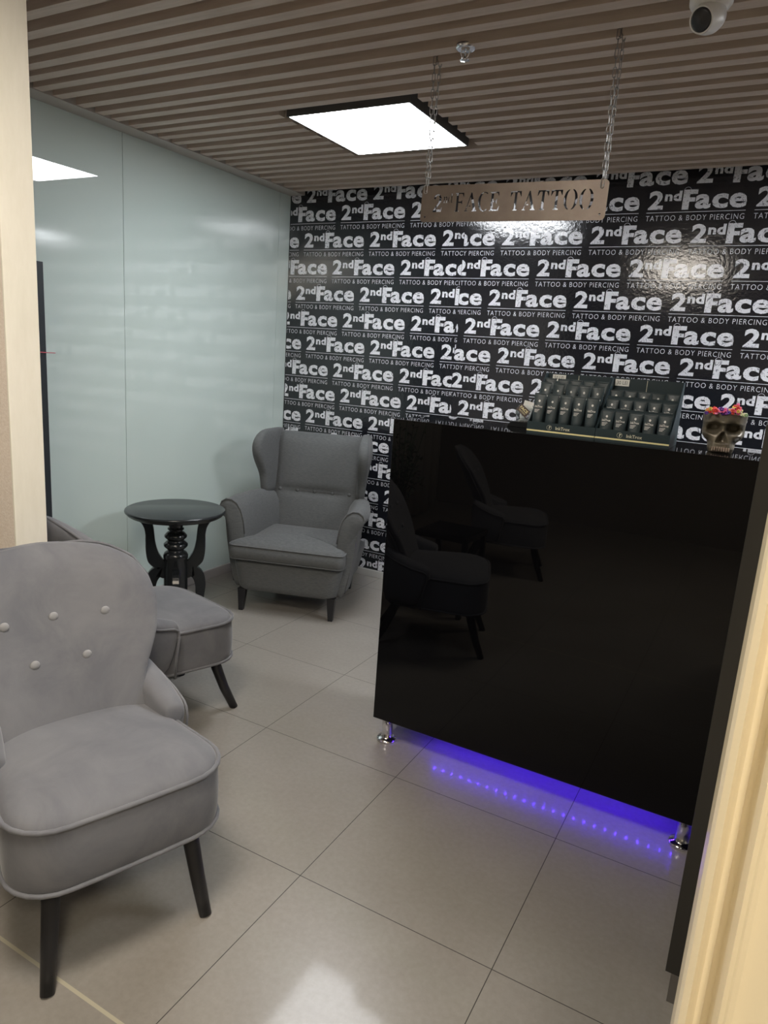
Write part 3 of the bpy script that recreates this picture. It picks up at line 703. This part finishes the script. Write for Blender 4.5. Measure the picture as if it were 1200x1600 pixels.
for (bt, bw, bD), zz in ((b1, (.07, .09)), (b2, (.104, .142))):
    for yb, z in zip((.050, .102), zz):
        MB().box((.003, yb-.0016, .0025), (bw-.003, yb, z)).build('divider', M_box, bt)
    for ya, yb2, z in ((.0502, .1002, .038), (.1022, bD-.004, .052 if bt is b1[0] else .066)):
        MB().box((.003, ya, .0025), (bw-.003, yb2, z)).build('step', M_box, bt)
def tube_proto(name, H, wd, dp, cap):
    t = empty(name)
    R = []; n = 16
    for z, k in ((0+cap, 0), (H*.35, .25), (H*.6, .5), (H*.85, .85), (H*.93, 1.0), (H, 1.0)):
        a, b = wd/2*(.92+.08*k), dp/2*(1-k)+.0012*k
        R.append([(a*cos(2*pi*i/n), b*sin(2*pi*i/n), z) for i in range(n)])
    MB().loft(R).build('body', M_tube, t, smooth=True)
    bd = t.children[-1]
    MB().lathe([(.0, 0), (wd*.42, 0), (wd*.43, .001), (wd*.43, cap-.001), (wd*.40, cap), (.0, cap)], n=20).build('cap', M_tube, t, smooth=True)
    MB().box((-wd/2, -.0016, H*.955), (wd/2, .0016, H)).build('crimp', M_tube, t, bevel=.0004)
    def yy(z): 
        k = interp([(cap/H, 0), (.35, .25), (.6, .5), (.85, .85), (.93, 1)], z/H); return -(dp/2*(1-k)+.0012*k)-.0006
    mb = MB(); zc = H*.80; nn = 14
    mb.add([(.0034*cos(2*pi*i/nn), yy(zc), zc+.0038*sin(2*pi*i/nn)) for i in range(nn)], [list(range(nn))])
    mb.build('emblem', M_ink, bd)
    v, f = text_mesh('InkTrox', 1, .01, 0, 1); v = fit(v, -wd*.32, wd*.32, H*.63, H*.63+.0075); mk('lettering', [(p.x, yy(p.y)-.001, p.y) for p in v], f, M_ink, bd, smooth=False)
    mb = MB()
    for k in range(3): mb.add([(-wd*.30, yy(H*.50)-.0016, H*.57-k*.0040), (-wd*.30+wd*(.42-.08*k), yy(H*.50)-.0016, H*.57-k*.0040), (-wd*.30+wd*(.42-.08*k), yy(H*.50)-.0016, H*.57-k*.0040+.0016), (-wd*.30, yy(H*.50)-.0016, H*.57-k*.0040+.0016)], [(0,1,2,3)])
    mb.build('small_print', M_ink, bd)
    return t
tall = tube_proto('ointment_tube', .130, .039, .030, .016)
shrt = tube_proto('ointment_tube', .094, .041, .023, .014)
ordn = ['first', 'second', 'middle', 'fourth', 'last']
rown = ['front', 'middle', 'back']
used = {id(tall): False, id(shrt): False}
def fill(proto, bx, zoff, yoff, what, box, tilt, grp):
    t, w, D = bx
    for r in range(3):
        for k in range(5):
            if not used[id(proto)]: o = proto; used[id(proto)] = True
            else: o = copy_tree(proto)
            o.location = (t.location.x+.0245+k*(w-.049)/4, BY0+yoff[r], DT+zoff[r]+.001)
            o.rotation_euler = (radians(tilt+random.uniform(-1.0, 1.0)), 0, radians(random.uniform(-7, 7)))
            tag(o, '%s dark tube, %s from left, %s row of the %s box' % (what, ordn[k], rown[r], box), 'tube', grp)
fill(tall, b1, [.0025, .0385, .0525], [.025, .076, .128], 'tall', 'left display', -4, 'tall dark tubes in the left display box')
fill(shrt, b2, [.0025, .0385, .0665], [.022, .074, .126], 'short', '30 LEI display', -3, 'short dark tubes in the right display box')

# ------------------------------------------------------------------ crystal dish with cards
t = tag(empty('crystal_dish', (.205, 1.02, DT)), 'faceted clear glass dish of silver sweets on a black stand', 'dish')
mb = MB(); P = [(-.048, 0), (.062, 0), (.062, .008), (.040, .020), (-.030, .020), (-.048, .008)]
mb.loft([[(a, -.04, b) for a, b in P], [(a, .04, b) for a, b in P]]); mb.build('stand', M_blackgloss, t, bevel=.001)
mb = MB(); R = []
for r, z in ((.020, .021), (.034, .024), (.040, .046), (.038, .062), (.030, .078)): R.append([(.006+r*cos(2*pi*i/8+.3), r*.85*sin(2*pi*i/8+.3), z) for i in range(8)])
for r, z in ((.027, .078), (.035, .062), (.036, .046), (.030, .028)): R.append([(.006+r*cos(2*pi*i/8+.3), r*.85*sin(2*pi*i/8+.3), z) for i in range(8)])
mb.loft(R); mb.build('bowl', M_clear, t)
rs = random.Random(3)
for i in range(12):
    a = rs.uniform(0, 2*pi); rr_ = rs.uniform(0, .018)
    mb = MB().ball((0, 0, 0), .0062, 7, 4, sx=1.2, sy=.8)
    mb.xf(Matrix.Translation((.205+.006+rr_*cos(a), 1.02+rr_*sin(a)*.85, DT+.036+.0095*(i % 3))) @ Matrix.Rotation(rs.uniform(0, 3), 4, 'X') @ Matrix.Rotation(rs.uniform(0, 3), 4, 'Z'))
    o = mb.build('wrapped_sweet', M_foil); tag(o, 'silver foil wrapped sweet in the faceted glass dish', 'sweet', 'silver wrapped sweets in the glass dish')
e = tag(empty('gift_card', (.215, .968, DT+.062)), 'small dark brown card with gold lettering in the glass dish', 'card')
e.rotation_euler = (radians(-10), radians(38), radians(5))
MB().box((-.022, -.0006, -.014), (.022, .0006, .014)).build('card', M_brown, e)
put_text('FACE', -.017, .017, -.001, .009, -.0009, M_gold, 'lettering', e, .02); put_text('TATTOO', -.015, .015, -.009, -.004, -.0009, M_gold, 'lettering', e, .01)
e = tag(empty('white_card', (.219, 1.068, DT+.046)), 'white printed card leaning behind the glass dish on the counter', 'card')
e.rotation_euler = (radians(-5), radians(12), 0)
MB().box((-.044, -.0006, -.042), (.044, .0006, .040)).build('card', M_card, e)
put_text('2nd Face', .004, .036, .008, .016, -.0009, M_dkink, 'lettering', e, .01)

# ------------------------------------------------------------------ skull planter
def skull():
    t = tag(empty('skull_planter', (.872, .905, DT)), 'aged bronze human skull planter with open flat top on the counter', 'planter')
    n, m = 120, 90; cx, cy, cz = 0, 0.02, .072
    def G(a, b, sa, sb): return math.exp(-(a/sa)**2-(b/sb)**2)
    V = []; F = []
    ZT = .118
    for i in range(m+1):
        v = i/m; z = v*ZT
        # half width and depth of the horizontal slice
        wx = interp([(0, .034), (.012, .038), (.024, .039), (.032, .042), (.040, .051), (.050, .058), (.062, .060), (.085, .0605), (.10, .062), (.118, .063)], z)
        yb = interp([(0, .01), (.02, .014), (.035, .03), (.05, .062), (.07, .075), (.09, .080), (.118, .080)], z)
        yf = interp([(0, -.046), (.012, -.050), (.025, -.0485), (.04, -.044), (.055, -.043), (.07, -.041), (.082, -.046), (.09, -.049), (.105, -.047), (.118, -.046)], z)
        for k in range(n):
            a = 2*pi*k/n; c_, s_ = cos(a), sin(a)
            x = wx*math.copysign(abs(c_)**.8, c_)
            yc = (yf+yb)/2; y = yc+(yb-yf)/2*math.copysign(abs(s_)**.82, s_)
            if s_ < .15:
                d = 0
                for sx in (-1, 1):
                    ex = x-sx*.0265
                    q = (ex/.0185)**2+((z-.074-.20*abs(ex)*(-1 if ex*sx > 0 else .3))/.0150)**2
                    d += .042/(1+q**3)
                    d -= .0065*G(ex, z-.088, .022, .0045)             # brow ridge
                    d -= .006*G(x-sx*.040, z-.054, .013, .006)        # cheekbone
                    d += .016*G(x-sx*.040, z-.030, .010, .012)        # hollow under the cheek
                    d += .006*G(x-sx*.056, z-.085, .008, .02)         # temple
                nw = .0035+.0105*max(0, min(1, (.062-z)/.030))
                if .028 < z < .064: d += .028*math.exp(-(x/nw)**4)*min(1, (z-.028)/.003)*min(1, (.064-z)/.006)
                d -= .007*G(x, z-.074, .006, .009)                    # nose bridge
                d -= .004*G(x, z-.026, .014, .004)
                if z < .030: d += .0016*(.5+.5*cos(2*pi*x/.0068))*(1 if abs(x) < .03 else 0)
                y += d
            V.append((cx+x, cy+y-.01, z))
    for i in range(m):
        for k in range(n): F.append((i*n+k, i*n+(k+1) % n, (i+1)*n+(k+1) % n, (i+1)*n+k))
    # inner well
    b0 = len(V); top = m*n
    for k in range(n): x, y, z = V[top+k]; V.append((x*.90, (y-.017)*.92+.017, ZT))
    for k in range(n): x, y, z = V[top+k]; V.append((x*.86, (y-.017)*.88+.017, ZT-.018))
    for k in range(n):
        F.append((top+k, top+(k+1) % n, b0+(k+1) % n, b0+k)); F.append((b0+k, b0+(k+1) % n, b0+n+(k+1) % n, b0+n+k))
    F.append([b0+n+k for k in range(n)]); F.append([k for k in range(n)][::-1])
    mk('skull', V, F, M_skull, t, smooth=True)
    for k in range(8):
        x = (k-3.5)*.0066; y = -.0400-.0042*(1-(x/.026)**2)
        mb = MB().box((x-.0021, y-.003+.010, .004+.0012*(k%2)), (x+.0021, y+.004+.010, .0165)); mb.v = [(a, b-.012, c) for a, b, c in mb.v]
        mb.build('tooth', M_tooth, t, bevel=.001)
    t.rotation_euler = (radians(-2), 0, radians(4))
    return t
sk = skull()
t = tag(empty('flower_garland', (.872, .905, DT+.118)), 'garland of tiny bright artificial flowers filling the skull planter top', 'flowers')
fcols = [(.75, .05, .05), (.85, .12, .06), (.80, .10, .30), (.85, .25, .45), (.10, .03, .30), (.06, .05, .35), (.85, .60, .10), (.80, .78, .55), (.35, .08, .45), (.30, .45, .25)]
fm = [mat('petal_%s' % n_, c, .5) for n_, c in zip(('red', 'scarlet', 'crimson', 'pink', 'purple', 'indigo', 'yellow', 'cream', 'violet', 'green'), fcols)]
M_eye = mat('flower_eye', (.55, .3, .05), .5)
fr = random.Random(11)
FL = []
for i in range(96):
    x = fr.uniform(-.056, .056); yv = fr.uniform(-.044, .04)
    hump = .010*math.exp(-((x-.025)/.013)**2)*3.0+.007*math.exp(-((x+.012)/.02)**2)*1.9+.004*math.exp(-((x+.045)/.012)**2)*3
    z = fr.uniform(-.004, .004)+hump*fr.uniform(.3, 1.0)
    if i < 30: yv = -.046+fr.uniform(0, .012)
    zone = 0 if x < -.03 else 1 if x < 0 else 2 if x < .015 else 3 if x < .035 else 4
    pal = [[0, 1, 0, 9, 6], [3, 3, 8, 4, 2], [4, 5, 5, 8, 6], [0, 1, 6, 2, 1], [6, 7, 9, 5, 7]][zone]
    if z < .001: pal = pal+[4, 5]
    mb = MB(); r = fr.uniform(.0048, .0066)
    for k in range(5):
        a = 2*pi*k/5
        b2_ = MB().ball((r*.62*cos(a), r*.62*sin(a), 0), r*.52, 6, 4, sz=.55); mb.add(b2_.v, b2_.f)
    Mx = Matrix.Translation((x, yv, z)) @ Matrix.Rotation(fr.uniform(-1.7, -.4), 4, 'X').inverted() @ Matrix.Rotation(fr.uniform(0, 6), 4, 'Z')
    mb.xf(Mx)
    fo = mb.build('flower', fm[fr.choice(pal)], t, smooth=True)
    e2 = MB().ball((0, 0, .0012), r*.3, 6, 4); e2.xf(Mx); k0 = len(fo.data.vertices)
t.rotation_euler = (0, 0, radians(4))

# ------------------------------------------------------------------ beside the camera, mirrored in the counter front
t = tag(empty('low_side_table', (-.60, -.86, 0)), 'low square black side table with glass top mirrored in the counter front', 'side table')
MB().box((-.17, -.17, .47), (.17, .17, .50)).build('tabletop', M_blackwood, t, bevel=.004)
MB().box((-.15, -.15, .5005), (.15, .15, .506)).build('glass_top', M_blackgloss, t, bevel=.001)
for a in (-1, 1):
    for b in (-1, 1): MB().box((a*.15-.015, b*.15-.015, 0), (a*.15+.015, b*.15+.015, .4695)).build('leg', M_blackwood, t, bevel=.003)
t = tag(empty('floor_vase', (-1.12, -1.12, 0)), 'tall grey floor vase of leafy stems, mirrored darkly in the counter front', 'vase')
MB().lathe([(.0, 0), (.07, 0), (.09, .1), (.11, .3), (.08, .45), (.055, .50), (.065, .53), (.055, .53), (.045, .50), (.0, .48)], n=28).build('vase', M_vase, t, smooth=True)
mb = MB(); vr = random.Random(5); lf = MB()
for i in range(26):
    a = vr.uniform(0, 2*pi); sp = vr.uniform(.05, .24); h = vr.uniform(.75, 1.12)
    pts = [(0, 0, .46), (sp*.3*cos(a), sp*.3*sin(a), .65), (sp*cos(a), sp*sin(a), h)]; mb.tube(pts, .003, 5)
    for k in range(9):
        u = .45+.55*k/8; x = sp*u*cos(a)+vr.uniform(-.03, .03); y = sp*u*sin(a)+vr.uniform(-.03, .03); z = .5+(h-.5)*u+vr.uniform(-.02, .02); L = vr.uniform(.03, .055)
        q = MB().add([(0, 0, 0), (L*.5, L*.25, .004), (L, 0, 0), (L*.5, -L*.25, .004), (L*.5, 0, -.003)], [(0, 4, 1), (4, 2, 1), (0, 3, 4), (4, 3, 2)])
        q.xf(Matrix.Translation((x, y, z)) @ Matrix.Rotation(vr.uniform(0, 6.2), 4, 'Z') @ Matrix.Rotation(vr.uniform(-1, 1), 4, 'Y')); lf.add(q.v, q.f)
mb.build('stem', M_leaf, t, smooth=True); lf.build('foliage', M_leaf, t)
mb = MB(); n = 120; R0, R1 = [], []
pts = [(-1.86+.022*sin(k*.9), -3.4+k*(3.1/n)) for k in range(n+1)]
V = []; F = []
for (x, y) in pts: V += [(x, y, .03), (x, y, 2.46), (x-.004, y, .03), (x-.004, y, 2.46)]
for k in range(n): a = 4*k; b = a+4; F += [(a, b, b+1, a+1), (a+2, a+3, b+3, b+2), (a, a+2, b+2, b), (a+1, b+1, b+3, a+3)]
F += [(0, 1, 3, 2), (4*n, 4*n+2, 4*n+3, 4*n+1)]
o = mk('curtain', V, F, M_curtain); tag(o, 'pleated beige curtain along the left wall, mirrored in the counter front', 'curtain')
